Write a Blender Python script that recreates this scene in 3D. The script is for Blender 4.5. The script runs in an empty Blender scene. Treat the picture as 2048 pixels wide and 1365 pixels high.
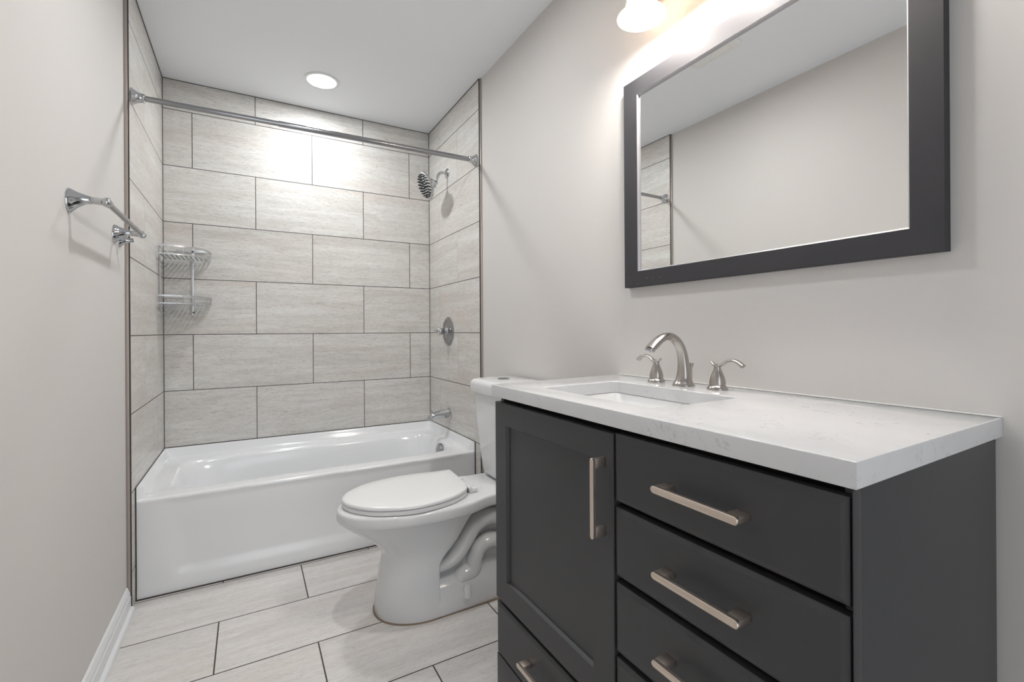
import bpy, bmesh, math, random
from mathutils import Vector, Matrix
from math import sin, cos, pi, radians, sqrt

# ---------------------------------------------------------------- scene basics
scene = bpy.context.scene
COL = scene.collection
random.seed(4)

CAM_Z = 1.079
cam_data = bpy.data.cameras.new('camera')
cam_data.sensor_width = 36.0
cam_data.lens = 926.0 / 2048.0 * 36.0
cam_data.shift_y = -20.7 / 2048.0
cam_data.clip_start = 0.01
cam = bpy.data.objects.new('camera', cam_data)
cam.matrix_world = (Matrix.Translation((0, 0, CAM_Z)) @ Matrix.Rotation(-0.5168, 4, 'Z')
                    @ Matrix.Rotation(pi / 2, 4, 'X') @ Matrix.Rotation(-0.0063, 4, 'Z'))
COL.objects.link(cam)
scene.camera = cam

world = bpy.data.worlds.new('world'); scene.world = world
world.use_nodes = True
world.node_tree.nodes['Background'].inputs[0].default_value = (0.88, 0.94, 1.0, 1)
world.node_tree.nodes['Background'].inputs[1].default_value = 1.3

scene.view_settings.view_transform = 'Standard'
scene.view_settings.look = 'None'
scene.view_settings.exposure = 0.68
scene.view_settings.gamma = 1.0
scene.view_settings.use_curve_mapping = False

# room dimensions (metres)
XL, XR = -0.402, 1.1065       # tiled faces of the tub alcove
WL, WR = -0.415, 1.1167       # painted faces of the side walls
YT = 2.300                    # front edge of the tile
YB = 3.112                    # back tile face
YF = -0.95                    # wall behind the camera
ZC = 2.466                    # ceiling

# lamp powers
P_RECESS, P_FAN, S_BULB = 5.6, 4.9, 158.0

# ---------------------------------------------------------------- helpers
def prop(o, label=None, cat=None, group=None, kind=None):
    if label: o['label'] = label
    if cat: o['category'] = cat
    if group: o['group'] = group
    if kind: o['kind'] = kind
    return o

def thing(name, label, cat, loc=(0, 0, 0), group=None):
    o = bpy.data.objects.new(name, None)
    o.empty_display_size = 0.05
    COL.objects.link(o)
    o.location = loc
    return prop(o, label, cat, group)

def smooth(me, ang=35):
    me.polygons.foreach_set('use_smooth', [True] * len(me.polygons))
    try:
        me.set_sharp_from_angle(angle=radians(ang))
    except Exception:
        pass

def link(name, bm, mat, parent=None, ang=35, rev=False):
    """mesh is given in world space; a parent Empty only has a location"""
    bmesh.ops.recalc_face_normals(bm, faces=bm.faces)
    if rev:
        bmesh.ops.reverse_faces(bm, faces=bm.faces)
    me = bpy.data.meshes.new(name)
    bm.to_mesh(me); bm.free()
    smooth(me, ang)
    o = bpy.data.objects.new(name, me)
    if mat is not None:
        me.materials.append(mat)
    COL.objects.link(o)
    if parent is not None:
        o.parent = parent
        p = parent; off = Vector((0, 0, 0))
        while p is not None:
            off += p.location; p = p.parent
        me.transform(Matrix.Translation(-off))
    return o

def box(bm, x0, x1, y0, y1, z0, z1, bev=0.0, seg=2):
    r = bmesh.ops.create_cube(bm, size=1.0)
    vs = r['verts']
    bmesh.ops.scale(bm, vec=(x1 - x0, y1 - y0, z1 - z0), verts=vs)
    bmesh.ops.translate(bm, vec=((x0 + x1) / 2, (y0 + y1) / 2, (z0 + z1) / 2), verts=vs)
    if bev > 0:
        es = list({e for v in vs for e in v.link_edges})
        bmesh.ops.bevel(bm, geom=es, offset=bev, segments=seg, profile=0.5, affect='EDGES')
    return bm

def new_box(*a, **k):
    return box(bmesh.new(), *a, **k)

def ring_loft(bm, rings, close=True, cap0=True, cap1=True):
    vr = [[bm.verts.new(p) for p in ring] for ring in rings]
    n = len(vr[0])
    for a, b in zip(vr[:-1], vr[1:]):
        for i in range(n if close else n - 1):
            j = (i + 1) % n
            bm.faces.new((a[i], a[j], b[j], b[i]))
    if cap0: bm.faces.new(list(reversed(vr[0])))
    if cap1: bm.faces.new(vr[-1])
    return vr

def frame_at(d):
    d = Vector(d).normalized()
    up = Vector((0, 0, 1)) if abs(d.z) < 0.95 else Vector((0, 1, 0))
    a = d.cross(up).normalized(); b = a.cross(d).normalized()
    return d, a, b

def lathe(bm, origin, axis, prof, n=40, cap0=True, cap1=True):
    """prof: list of (distance along axis, radius)"""
    o = Vector(origin); d, a, b = frame_at(axis)
    rings = [[o + d * h + (a * cos(2 * pi * i / n) + b * sin(2 * pi * i / n)) * max(r, 1e-4)
              for i in range(n)] for h, r in prof]
    ring_loft(bm, rings, True, cap0, cap1)
    return bm

def catmull(pts, sub=8):
    pts = [Vector(p) for p in pts]
    P = [pts[0] * 2 - pts[1]] + pts + [pts[-1] * 2 - pts[-2]]
    out = []
    for i in range(1, len(P) - 2):
        for k in range(sub):
            t = k / sub
            p0, p1, p2, p3 = P[i - 1:i + 3]
            out.append(0.5 * ((2 * p1) + (-p0 + p2) * t + (2 * p0 - 5 * p1 + 4 * p2 - p3) * t * t
                              + (-p0 + 3 * p1 - 3 * p2 + p3) * t ** 3))
    out.append(pts[-1])
    return out

def sweep(bm, pts, rad, n=16, sub=8, side=None, cap=True):
    """rad: a number, or per point (r_side, r_up); smooth tube through pts"""
    if sub > 1:
        k = len(pts)
        rr = [r if isinstance(r, (tuple, list)) else (r, r) for r in (rad if isinstance(rad, list) else [rad] * k)]
        path = catmull(pts, sub)
        R = catmull([(r[0], r[1], 0) for r in rr], sub)
    else:
        path = [Vector(p) for p in pts]
        rr = [r if isinstance(r, (tuple, list)) else (r, r) for r in (rad if isinstance(rad, list) else [rad] * len(pts))]
        R = [Vector((r[0], r[1], 0)) for r in rr]
    rings = []
    prev = None
    for i, p in enumerate(path):
        d = (path[min(i + 1, len(path) - 1)] - path[max(i - 1, 0)]).normalized()
        if side is not None:
            a = Vector(side) - d * Vector(side).dot(d)
        elif prev is None:
            a = frame_at(d)[1]
        else:
            a = prev - d * prev.dot(d)
        a.normalize(); b = d.cross(a); prev = a
        rings.append([p + a * cos(2 * pi * j / n) * R[i][0] + b * sin(2 * pi * j / n) * R[i][1] for j in range(n)])
    ring_loft(bm, rings, True, cap, cap)
    return bm

def wire(bm, pts, r, n=8):
    return sweep(bm, pts, r, n=n, sub=1)

# ---------------------------------------------------------------- materials
def mat_new(name):
    m = bpy.data.materials.new(name); m.use_nodes = True
    nt = m.node_tree
    b = nt.nodes['Principled BSDF']
    return m, nt, b

def plain(name, col, rough=0.5, metal=0.0, spec=0.5, coat=0.0, bump=None, var=None):
    m, nt, b = mat_new(name)
    b.inputs['Base Color'].default_value = (*col, 1)
    b.inputs['Roughness'].default_value = rough
    b.inputs['Metallic'].default_value = metal
    b.inputs['Specular IOR Level'].default_value = spec
    b.inputs['Coat Weight'].default_value = coat
    b.inputs['Coat Roughness'].default_value = 0.05
    tc = nt.nodes.new('ShaderNodeTexCoord')
    if bump:
        n = nt.nodes.new('ShaderNodeTexNoise'); n.inputs['Scale'].default_value = bump[0]
        n.inputs['Detail'].default_value = 4
        bp = nt.nodes.new('ShaderNodeBump'); bp.inputs['Strength'].default_value = bump[1]
        bp.inputs['Distance'].default_value = bump[2]
        nt.links.new(tc.outputs['Object'], n.inputs['Vector'])
        nt.links.new(n.outputs['Fac'], bp.inputs['Height'])
        nt.links.new(bp.outputs['Normal'], b.inputs['Normal'])
    if var:
        n = nt.nodes.new('ShaderNodeTexNoise'); n.inputs['Scale'].default_value = var[0]
        n.inputs['Detail'].default_value = 3
        mx = nt.nodes.new('ShaderNodeMix'); mx.data_type = 'RGBA'
        mx.inputs[6].default_value = (*[c * (1 - var[1]) for c in col], 1)
        mx.inputs[7].default_value = (*[min(1, c * (1 + var[1])) for c in col], 1)
        nt.links.new(tc.outputs['Object'], n.inputs['Vector'])
        nt.links.new(n.outputs['Fac'], mx.inputs[0])
        nt.links.new(mx.outputs[2], b.inputs['Base Color'])
    return m

def emis(name, col, strength):
    m, nt, b = mat_new(name)
    b.inputs['Base Color'].default_value = (0.9, 0.9, 0.9, 1)
    b.inputs['Emission Color'].default_value = (*col, 1)
    b.inputs['Emission Strength'].default_value = strength
    return m

def nmath(nt, op, a, b=None, c=None, clamp=False):
    n = nt.nodes.new('ShaderNodeMath'); n.operation = op; n.use_clamp = clamp
    for i, v in enumerate((a, b, c)):
        if v is None: continue
        if isinstance(v, (int, float)): n.inputs[i].default_value = v
        else: nt.links.new(v, n.inputs[i])
    return n.outputs[0]

def tile_material(name, uaxis, vaxis, u0, v0, tw, th, flip, cols, grout, gw=0.0040, rough=0.32, gwv=None,
                  vgrout=None, streak=1.0):
    """long stone-look tiles laid in a half bond; u runs along the tile, v across the rows"""
    m, nt, b = mat_new(name)
    tc = nt.nodes.new('ShaderNodeTexCoord')
    sp = nt.nodes.new('ShaderNodeSeparateXYZ'); nt.links.new(tc.outputs['Object'], sp.inputs[0])
    U, V = sp.outputs[uaxis], sp.outputs[vaxis]
    v = nmath(nt, 'DIVIDE', nmath(nt, 'SUBTRACT', V, v0), th)
    row = nmath(nt, 'FLOOR', v)
    odd = nmath(nt, 'MULTIPLY', nmath(nt, 'FLOORED_MODULO', nmath(nt, 'ADD', row, 1.0 if flip else 0.0), 2.0), 0.5)
    u = nmath(nt, 'ADD', nmath(nt, 'DIVIDE', nmath(nt, 'SUBTRACT', U, u0), tw), odd)
    colm = nmath(nt, 'FLOOR', u)
    fu = nmath(nt, 'SUBTRACT', u, colm); fv = nmath(nt, 'SUBTRACT', v, row)
    du = nmath(nt, 'MULTIPLY', nmath(nt, 'MINIMUM', fu, nmath(nt, 'SUBTRACT', 1.0, fu)), tw)
    dv = nmath(nt, 'MULTIPLY', nmath(nt, 'MINIMUM', fv, nmath(nt, 'SUBTRACT', 1.0, fv)), th)
    gu = nmath(nt, 'LESS_THAN', du, (gwv or gw) / 2)
    gv = nmath(nt, 'LESS_THAN', dv, gw / 2)
    g = nmath(nt, 'MAXIMUM', gu, gv)
    # tile id -> random offset
    cmb = nt.nodes.new('ShaderNodeCombineXYZ'); nt.links.new(colm, cmb.inputs[0]); nt.links.new(row, cmb.inputs[1])
    wn = nt.nodes.new('ShaderNodeTexWhiteNoise'); wn.noise_dimensions = '2D'; nt.links.new(cmb.outputs[0], wn.inputs['Vector'])
    rnd = wn.outputs['Value']
    off = nmath(nt, 'MULTIPLY', rnd, 40.0)
    def nz(su, sv, detail, scale=1.0, rough_=0.6, dist=0.0):
        c = nt.nodes.new('ShaderNodeCombineXYZ')
        nt.links.new(nmath(nt, 'ADD', nmath(nt, 'MULTIPLY', U, su), off), c.inputs[0])
        nt.links.new(nmath(nt, 'MULTIPLY', V, sv), c.inputs[1])
        nt.links.new(off, c.inputs[2])
        n = nt.nodes.new('ShaderNodeTexNoise'); n.inputs['Scale'].default_value = scale
        n.inputs['Detail'].default_value = detail; n.inputs['Roughness'].default_value = rough_
        n.inputs['Distortion'].default_value = dist
        nt.links.new(c.outputs[0], n.inputs['Vector'])
        return n.outputs['Fac']
    broad = nz(1.8, 19, 5, 1.0, 0.62, 0.9)
    fine = nz(11, 95, 6, 1.0, 0.75, 2.4)
    pits = nz(34, 170, 5, 1.0, 0.75, 2.0)
    warm = nz(1.1, 7, 2, 1.0, 0.5)
    def rng(x, lo, hi):
        r = nt.nodes.new('ShaderNodeMapRange'); r.inputs[1].default_value = lo; r.inputs[2].default_value = hi
        nt.links.new(x, r.inputs[0]); return r.outputs[0]
    def mixc(f, A, B):
        mx = nt.nodes.new('ShaderNodeMix'); mx.data_type = 'RGBA'
        if isinstance(f, float): mx.inputs[0].default_value = f
        else: nt.links.new(f, mx.inputs[0])
        for i, q in ((6, A), (7, B)):
            if isinstance(q, tuple): mx.inputs[i].default_value = (*q, 1)
            else: nt.links.new(q, mx.inputs[i])
        return mx.outputs[2]
    base = mixc(rng(broad, 0.30, 0.70), cols[0], cols[1])
    base = mixc(nmath(nt, 'MULTIPLY', rng(warm, 0.50, 0.72), 0.55), base, cols[3])
    vn = nz(5.0, 52, 6, 1.0, 0.66, 2.0)
    ridge = nmath(nt, 'SUBTRACT', 1.0, nmath(nt, 'DIVIDE', nmath(nt, 'ABSOLUTE', nmath(nt, 'SUBTRACT', vn, 0.5)), 0.030), clamp=True)
    base = mixc(nmath(nt, 'MULTIPLY', rng(fine, 0.50, 0.70), 0.55 * streak), base, cols[2])
    base = mixc(nmath(nt, 'MULTIPLY', nmath(nt, 'MULTIPLY', ridge, rng(pits, 0.38, 0.60)), 0.50 * streak), base, cols[4])
    pk = nmath(nt, 'MULTIPLY', rng(pits, 0.58, 0.70), rng(broad, 0.75, 0.45))
    base = mixc(nmath(nt, 'MULTIPLY', pk, 0.55 * streak), base, cols[4])
    if vgrout is not None:
        base = mixc(gu, base, vgrout)
        base = mixc(gv, base, grout)
    else:
        base = mixc(g, base, grout)
    nt.links.new(base, b.inputs['Base Color'])
    nt.links.new(nmath(nt, 'MULTIPLY_ADD', g, 0.45, rough), b.inputs['Roughness'])
    h = nmath(nt, 'SUBTRACT', nmath(nt, 'MULTIPLY', fine, 0.12), nmath(nt, 'ADD', nmath(nt, 'MULTIPLY', pk, 0.15), g))
    bp = nt.nodes.new('ShaderNodeBump'); bp.inputs['Strength'].default_value = 0.5; bp.inputs['Distance'].default_value = 0.0015
    nt.links.new(h, bp.inputs['Height']); nt.links.new(bp.outputs['Normal'], b.inputs['Normal'])
    b.inputs['Specular IOR Level'].default_value = 0.4
    return m

WCOL = (0.640, 0.618, 0.596)
M = {}
M['paint'] = plain('greige_paint', WCOL, 0.75, spec=0.25, bump=(420, 0.12, 0.0006), var=(1.3, 0.015))
M['ceiling'] = plain('ceiling_paint', (0.85, 0.87, 0.90), 0.85, spec=0.2, bump=(300, 0.12, 0.0006))
TC = [(0.600, 0.578, 0.547), (0.770, 0.760, 0.733), (0.37, 0.34, 0.31), (0.64, 0.575, 0.525), (0.16, 0.135, 0.115)]
GR = (0.085, 0.078, 0.074)
Z0 = CAM_Z - 0.0103
M['tile_back'] = tile_material('wall_tile_back', 0, 2, -0.2686, Z0, 0.6157, 0.308, True, TC, GR)
M['tile_right'] = tile_material('wall_tile_right', 1, 2, 2.612, Z0, 0.6157, 0.308, True, TC, GR, gwv=0.002, vgrout=(0.30, 0.27, 0.25))
M['tile_left'] = tile_material('wall_tile_left', 1, 2, 2.610, Z0, 0.6157, 0.308, True, TC, GR, gwv=0.002, vgrout=(0.33, 0.31, 0.29))
FC = [(0.660, 0.635, 0.61), (0.78, 0.765, 0.745), (0.45, 0.42, 0.39), (0.71, 0.64, 0.59), (0.19, 0.16, 0.14)]
M['tile_floor'] = tile_material('floor_tile', 0, 1, -0.103, 1.736, 0.6135, 0.3075, False, FC, (0.075, 0.062, 0.052),
                                gw=0.0046, rough=0.38, streak=0.8)
M['chrome'] = plain('chrome', (0.56, 0.57, 0.585), 0.07, 1.0)
M['steel'] = plain('polished_steel', (0.36, 0.36, 0.37), 0.14, 1.0)
M['nickel'] = plain('brushed_nickel', (0.47, 0.44, 0.415), 0.25, 1.0, bump=(900, 0.05, 0.0003))
M['pull'] = plain('champagne_nickel', (0.74, 0.64, 0.56), 0.34, 1.0)
M['alu'] = plain('satin_aluminium', (0.60, 0.61, 0.62), 0.33, 1.0)
M['dark'] = plain('dark_rubber', (0.02, 0.022, 0.025), 0.4)
M['porcelain'] = plain('porcelain', (0.72, 0.725, 0.735), 0.07, spec=0.5)
M['plastic'] = plain('white_seat_plastic', (0.80, 0.80, 0.80), 0.16)
M['tub'] = plain('white_tub_enamel', (0.83, 0.84, 0.855), 0.14, var=(3, 0.01))
M['sink'] = plain('white_sink_ceramic', (0.84, 0.84, 0.84), 0.08)
M['trimwhite'] = plain('white_trim_paint', (0.76, 0.77, 0.78), 0.35)
M['char'] = plain('charcoal_lacquer', (0.046, 0.046, 0.049), 0.42, spec=0.45, bump=(500, 0.06, 0.0004), var=(6, 0.05))
M['charin'] = plain('black_cabinet_interior', (0.006, 0.006, 0.006), 0.7, spec=0.1)
M['strip'] = plain('bronze_edge_profile', (0.42, 0.37, 0.335), 0.35, 0.4)
M['stripdark'] = plain('dark_caulk', (0.05, 0.04, 0.035), 0.6)
M['caulk'] = plain('white_caulk', (0.78, 0.78, 0.77), 0.5)
M['glassmirror'] = plain('mirror_silver', (0.93, 0.935, 0.93), 0.012, 1.0)
M['fanwhite'] = plain('white_fan_plastic', (0.82, 0.82, 0.80), 0.4)
M['bulb'] = emis('warm_bulb', (1.0, 0.965, 0.92), S_BULB)
M['lens'] = emis('downlight_lens', (1.0, 0.98, 0.95), 3.0)
M['fanlens'] = emis('fan_light_lens', (1.0, 0.98, 0.96), 1.2)

def frosted():
    m, nt, b = mat_new('frosted_shade_glass')
    out = nt.nodes['Material Output']
    tr = nt.nodes.new('ShaderNodeBsdfTranslucent'); tr.inputs[0].default_value = (0.95, 0.84, 0.72, 1)
    df = nt.nodes.new('ShaderNodeBsdfPrincipled')
    df.inputs['Base Color'].default_value = (0.92, 0.86, 0.78, 1); df.inputs['Roughness'].default_value = 0.25
    mx = nt.nodes.new('ShaderNodeMixShader'); mx.inputs[0].default_value = 0.45
    nt.links.new(df.outputs[0], mx.inputs[1]); nt.links.new(tr.outputs[0], mx.inputs[2])
    nt.links.new(mx.outputs[0], out.inputs[0])
    return m
M['shade'] = frosted()

def quartz():
    m, nt, b = mat_new('white_quartz')
    tc = nt.nodes.new('ShaderNodeTexCoord')
    mp = nt.nodes.new('ShaderNodeMapping'); mp.inputs['Rotation'].default_value = (0.3, 0.5, 0.7)
    nt.links.new(tc.outputs['Object'], mp.inputs['Vector'])
    def noise(sc, det, dist, ro=0.6):
        n = nt.nodes.new('ShaderNodeTexNoise'); n.inputs['Scale'].default_value = sc
        n.inputs['Detail'].default_value = det; n.inputs['Distortion'].default_value = dist
        n.inputs['Roughness'].default_value = ro
        nt.links.new(mp.outputs[0], n.inputs['Vector']); return n.outputs['Fac']
    v = nmath(nt, 'ABSOLUTE', nmath(nt, 'SUBTRACT', noise(7, 5, 1.6), 0.5))
    vein = nmath(nt, 'SUBTRACT', 1.0, nmath(nt, 'DIVIDE', v, 0.020), clamp=True)
    patch = nmath(nt, 'MULTIPLY', nmath(nt, 'SUBTRACT', noise(5.0, 3, 0.5), 0.49), 7.0, clamp=True)
    speck = nmath(nt, 'MULTIPLY', nmath(nt, 'SUBTRACT', noise(120, 3, 0.0), 0.45), 5.0, clamp=True)
    f = nmath(nt, 'MULTIPLY', nmath(nt, 'MULTIPLY', vein, patch), speck)
    cloud = noise(6, 4, 0.8)
    mx0 = nt.nodes.new('ShaderNodeMix'); mx0.data_type = 'RGBA'
    mx0.inputs[6].default_value = (0.62, 0.625, 0.64, 1); mx0.inputs[7].default_value = (0.72, 0.72, 0.725, 1)
    nt.links.new(cloud, mx0.inputs[0])
    mx = nt.nodes.new('ShaderNodeMix'); mx.data_type = 'RGBA'
    mx.inputs[7].default_value = (0.25, 0.235, 0.245, 1)
    nt.links.new(nmath(nt, 'MULTIPLY', f, 0.8), mx.inputs[0]); nt.links.new(mx0.outputs[2], mx.inputs[6])
    nt.links.new(mx.outputs[2], b.inputs['Base Color'])
    b.inputs['Roughness'].default_value = 0.09
    return m
M['quartz'] = quartz()

# ---------------------------------------------------------------- lamps of the room
def area_disk(name, loc, size, power, col, rot=(0, 0, 0), spread=pi):
    l = bpy.data.lights.new(name, 'AREA'); l.shape = 'DISK'; l.size = size; l.energy = power; l.color = col
    l.spread = spread
    o = bpy.data.objects.new(name, l); COL.objects.link(o); o.location = loc; o.rotation_euler = rot
    return o

# recessed downlight over the tub
RLX, RLY = 0.358, 2.737
rl = thing('recessed_light', 'round white recessed ceiling light glowing above the tub', 'ceiling light', (RLX, RLY, ZC))
bm = lathe(bmesh.new(), (RLX, RLY, ZC), (0, 0, -1), [(0.0, 0.092), (0.003, 0.092), (0.006, 0.086), (0.005, 0.076), (0.0, 0.074)], 64)
link('trim_ring', bm, M['trimwhite'], rl)
bm = lathe(bmesh.new(), (RLX, RLY, ZC - 0.0035), (0, 0, -1), [(0.0, 0.075), (0.001, 0.070), (0.0012, 0.02)], 64)
link('lens', bm, M['lens'], rl)
a = area_disk('recessed_lamp', (0, 0, -0.012), 0.14, P_RECESS, (0.975, 0.99, 1.0)); a.parent = rl

# exhaust fan with a square light, on the ceiling just above the picture (its edge shows in the mirror)
FNX, FNY = 0.262, 1.51
fan = thing('exhaust_fan', 'square white ceiling exhaust fan and light, seen only in the mirror', 'exhaust fan', (FNX, FNY, ZC))
def fsq(i, z):
    h = 0.13 - i; r = 0.018
    out = []
    for cx_, cy_, a0 in ((1, 1, 0), (-1, 1, 90), (-1, -1, 180), (1, -1, 270)):
        for k_ in range(6):
            t = radians(a0 + 18 * k_)
            out.append((FNX + cx_ * (h - r) + r * cos(t), FNY + cy_ * (h - r) + r * sin(t), z))
    return out
bm = bmesh.new()
ring_loft(bm, [fsq(0, ZC - 0.0005), fsq(0, ZC - 0.008), fsq(0.012, ZC - 0.024), fsq(0.020, ZC - 0.026), fsq(0.028, ZC - 0.026), fsq(0.031, ZC - 0.022), fsq(0.034, ZC - 0.022), fsq(0.037, ZC - 0.026)])
link('cover', bm, M['fanwhite'], fan, 30)
bm = lathe(bmesh.new(), (FNX + 0.055, FNY, ZC - 0.0255), (0, 0, -1), [(0, 0.048), (0.004, 0.048), (0.006, 0.044)], 48)
link('light_lens', bm, M['fanlens'], fan, 30)
a = area_disk('fan_lamp', (0.055, 0, -0.034), 0.08, P_FAN, (0.975, 0.99, 1.0)); a.parent = fan

# ---------------------------------------------------------------- room shell
def struct(name, bm, mat, ang=35):
    return prop(link(name, bm, mat, None, ang), kind='structure')

struct('floor', new_box(WL - 0.1, WR + 0.1, YF - 0.1, YB + 0.1, -0.1, 0.0), M['tile_floor'])
struct('ceiling', new_box(WL - 0.1, WR + 0.1, YF - 0.1, YB + 0.1, ZC, ZC + 0.1), M['ceiling'])
struct('wall_left', new_box(WL - 0.1, WL, YF, YT, 0, ZC), M['paint'])
struct('wall_right', new_box(WR, WR + 0.1, YF, YT, 0, ZC), M['paint'])
bm = bmesh.new()          # wall behind the camera; unseen doorway opening added to admit world fill light
DX0, DX1, DZ = -0.22, 0.62, 2.05
box(bm, WL - 0.1, DX0, YF - 0.1, YF, 0, ZC)
box(bm, DX1, WR + 0.1, YF - 0.1, YF, 0, ZC)
box(bm, DX0, DX1, YF - 0.1, YF, DZ, ZC)
struct('wall_front', bm, M['paint'])
bm = bmesh.new()
for (a0, a1, z1_) in ((DX0 - 0.065, DX0, DZ + 0.065), (DX1, DX1 + 0.065, DZ + 0.065)):
    box(bm, a0, a1, YF, YF + 0.016, 0, z1_, 0.003)
box(bm, DX0, DX1, YF, YF + 0.016, DZ, DZ + 0.065, 0.003)
struct('trim_8', bm, M['trimwhite'])
struct('wall_back', new_box(XL - 0.1, XR + 0.1, YB, YB + 0.1, 0, ZC), M['tile_back'])
struct('wall_alcove_left', new_box(XL - 0.11, XL, YT, YB, 0, ZC), M['tile_left'])
struct('wall_alcove_right', new_box(XR, XR + 0.11, YT, YB, 0, ZC), M['tile_right'])

# corner grout and ceiling caulk lines of the alcove
bm = bmesh.new()
box(bm, XL, XL + 0.003, YB - 0.003, YB, 0.44, ZC)
box(bm, XR - 0.003, XR, YB - 0.003, YB, 0.44, ZC)
box(bm, XL, XR, YB - 0.003, YB, ZC - 0.003, ZC)
box(bm, XL, XL + 0.003, YT, YB, ZC - 0.003, ZC)
box(bm, XR - 0.003, XR, YT, YB, ZC - 0.003, ZC)
struct('trim_1', bm, plain('dark_grout', GR, 0.7))
# metal edge profiles where tile meets paint
bm = bmesh.new()
box(bm, WL, XL - 0.002, YT - 0.009, YT, 0.0, ZC, 0.0015)
struct('trim_2', bm, M['strip'])
bm = bmesh.new()
box(bm, XL - 0.0025, XL + 0.0015, YT - 0.004, YT + 0.002, 0.0, ZC)
struct('trim_3', bm, M['stripdark'])
bm = bmesh.new()
box(bm, XR + 0.002, WR, YT - 0.012, YT, 0.0, ZC, 0.0015)
struct('trim_4', bm, M['strip'])
bm = bmesh.new()
box(bm, XR - 0.0015, XR + 0.0025, YT - 0.004, YT + 0.002, 0.0, ZC)
struct('trim_5', bm, M['stripdark'])

def baseboard(name, wx, sgn, y0, y1):
    # profile: (height, thickness from wall)
    prof = [(0, 0.0), (0, 0.026), (0.006, 0.027), (0.016, 0.024), (0.021, 0.017), (0.022, 0.0135), (0.060, 0.0130), (0.064, 0.0105),
            (0.070, 0.0110), (0.080, 0.009), (0.086, 0.006), (0.0895, 0.0065), (0.0945, 0.004), (0.097, 0.0)]
    bm = bmesh.new()
    rings = [[(wx + sgn * t, y, z) for z, t in prof] for y in (y0, y1)]
    ring_loft(bm, rings)
    return struct(name, bm, M['trimwhite'], 20)
baseboard('baseboard_left', WL, 1, YF, YT - 0.012)
baseboard('baseboard_right', WR, -1, 1.19, YT - 0.014)
baseboard('baseboard_entry', WR, -1, YF, 0.262)

# ---------------------------------------------------------------- bathtub
def perim(nx=30, ny=22):
    """square perimeter, front edge first (t=-1), counter-clockwise"""
    def cs(n):
        return [-cos(pi * i / n) for i in range(n + 1)]
    P = [(s, -1.0) for s in cs(nx)]
    ys = [-1 + 0.012, -1 + 0.03] + [t for t in cs(ny)[1:-1] if t > -0.965]
    P += [(1.0, t) for t in ys]
    P += [(s, 1.0) for s in reversed(cs(nx))]
    P += [(-1.0, t) for t in reversed(ys)]
    return P
PER = perim()
def tub_ring(x0, x1, y0, y1, n, zf, zs=None):
    cx, cy, hx, hy = (x0 + x1) / 2, (y0 + y1) / 2, (x1 - x0) / 2, (y1 - y0) / 2
    out = []
    for s, t in PER:
        k = 1.0 if n is None else 1.0 / (abs(s) ** n + abs(t) ** n) ** (1.0 / n)
        z = zf if (t == -1.0 or zs is None) else zs
        out.append((cx + s * k * hx, cy + t * k * hy, z))
    return out
TX0, TX1, TY0, TY1 = XL + 0.001, XR - 0.001, 2.374, YB - 0.001
RIM = 0.401; FL = 0.453
rings = [
    tub_ring(TX0, TX1, TY0, TY1, None, RIM - 0.012, FL - 0.012),
    tub_ring(TX0, TX1, TY0 + 0.0012, TY1, None, RIM - 0.005, FL - 0.002),
    tub_ring(TX0 + 0.001, TX1 - 0.001, TY0 + 0.005, TY1 - 0.001, None, RIM - 0.0008, FL),
    tub_ring(TX0 + 0.006, TX1 - 0.006, TY0 + 0.012, TY1 - 0.006, None, RIM, FL - 0.001),
    tub_ring(TX0 + 0.012, TX1 - 0.012, TY0 + 0.02, TY1 - 0.012, None, RIM, FL - 0.012),
    tub_ring(TX0 + 0.016, TX1 - 0.016, TY0 + 0.03, TY1 - 0.017, 30, RIM, RIM + 0.010),
    tub_ring(TX0 + 0.024, TX1 - 0.024, TY0 + 0.04, TY1 - 0.024, 20, RIM, RIM + 0.002),
    tub_ring(TX0 + 0.035, TX1 - 0.032, TY0 + 0.055, TY1 - 0.036, 14, RIM, RIM),
    tub_ring(TX0 + 0.075, TX1 - 0.060, TY0 + 0.085, TY1 - 0.085, 8, RIM, RIM),
    tub_ring(TX0 + 0.083, TX1 - 0.067, TY0 + 0.092, TY1 - 0.093, 7.5, RIM - 0.002),
    tub_ring(TX0 + 0.092, TX1 - 0.074, TY0 + 0.099, TY1 - 0.101, 7, RIM - 0.010),
    tub_ring(TX0 + 0.100, TX1 - 0.079, TY0 + 0.104, TY1 - 0.107, 6.6, RIM - 0.022),
    tub_ring(TX0 + 0.118, TX1 - 0.088, TY0 + 0.110, TY1 - 0.115, 6, RIM - 0.060),
    tub_ring(TX0 + 0.128, TX1 - 0.095, TY0 + 0.114, TY1 - 0.120, 5.6, RIM - 0.090),
    tub_ring(TX0 + 0.190, TX1 - 0.110, TY0 + 0.124, TY1 - 0.130, 4.6, RIM - 0.19),
    tub_ring(TX0 + 0.270, TX1 - 0.130, TY0 + 0.140, TY1 - 0.146, 4.0, RIM - 0.28),
    tub_ring(TX0 + 0.310, TX1 - 0.150, TY0 + 0.165, TY1 - 0.170, 3.8, RIM - 0.315),
    tub_ring(TX0 + 0.370, TX1 - 0.200, TY0 + 0.210, TY1 - 0.215, 3.6, RIM - 0.328),
    tub_ring(TX0 + 0.60, TX1 - 0.50, TY0 + 0.33, TY1 - 0.33, 3, RIM - 0.332),
]
tub = thing('bathtub', 'white alcove bathtub with plain apron between the tiled walls', 'bathtub', (0.35, 2.74, 0))
bm = bmesh.new()
ring_loft(bm, rings, True, False, True)
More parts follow.
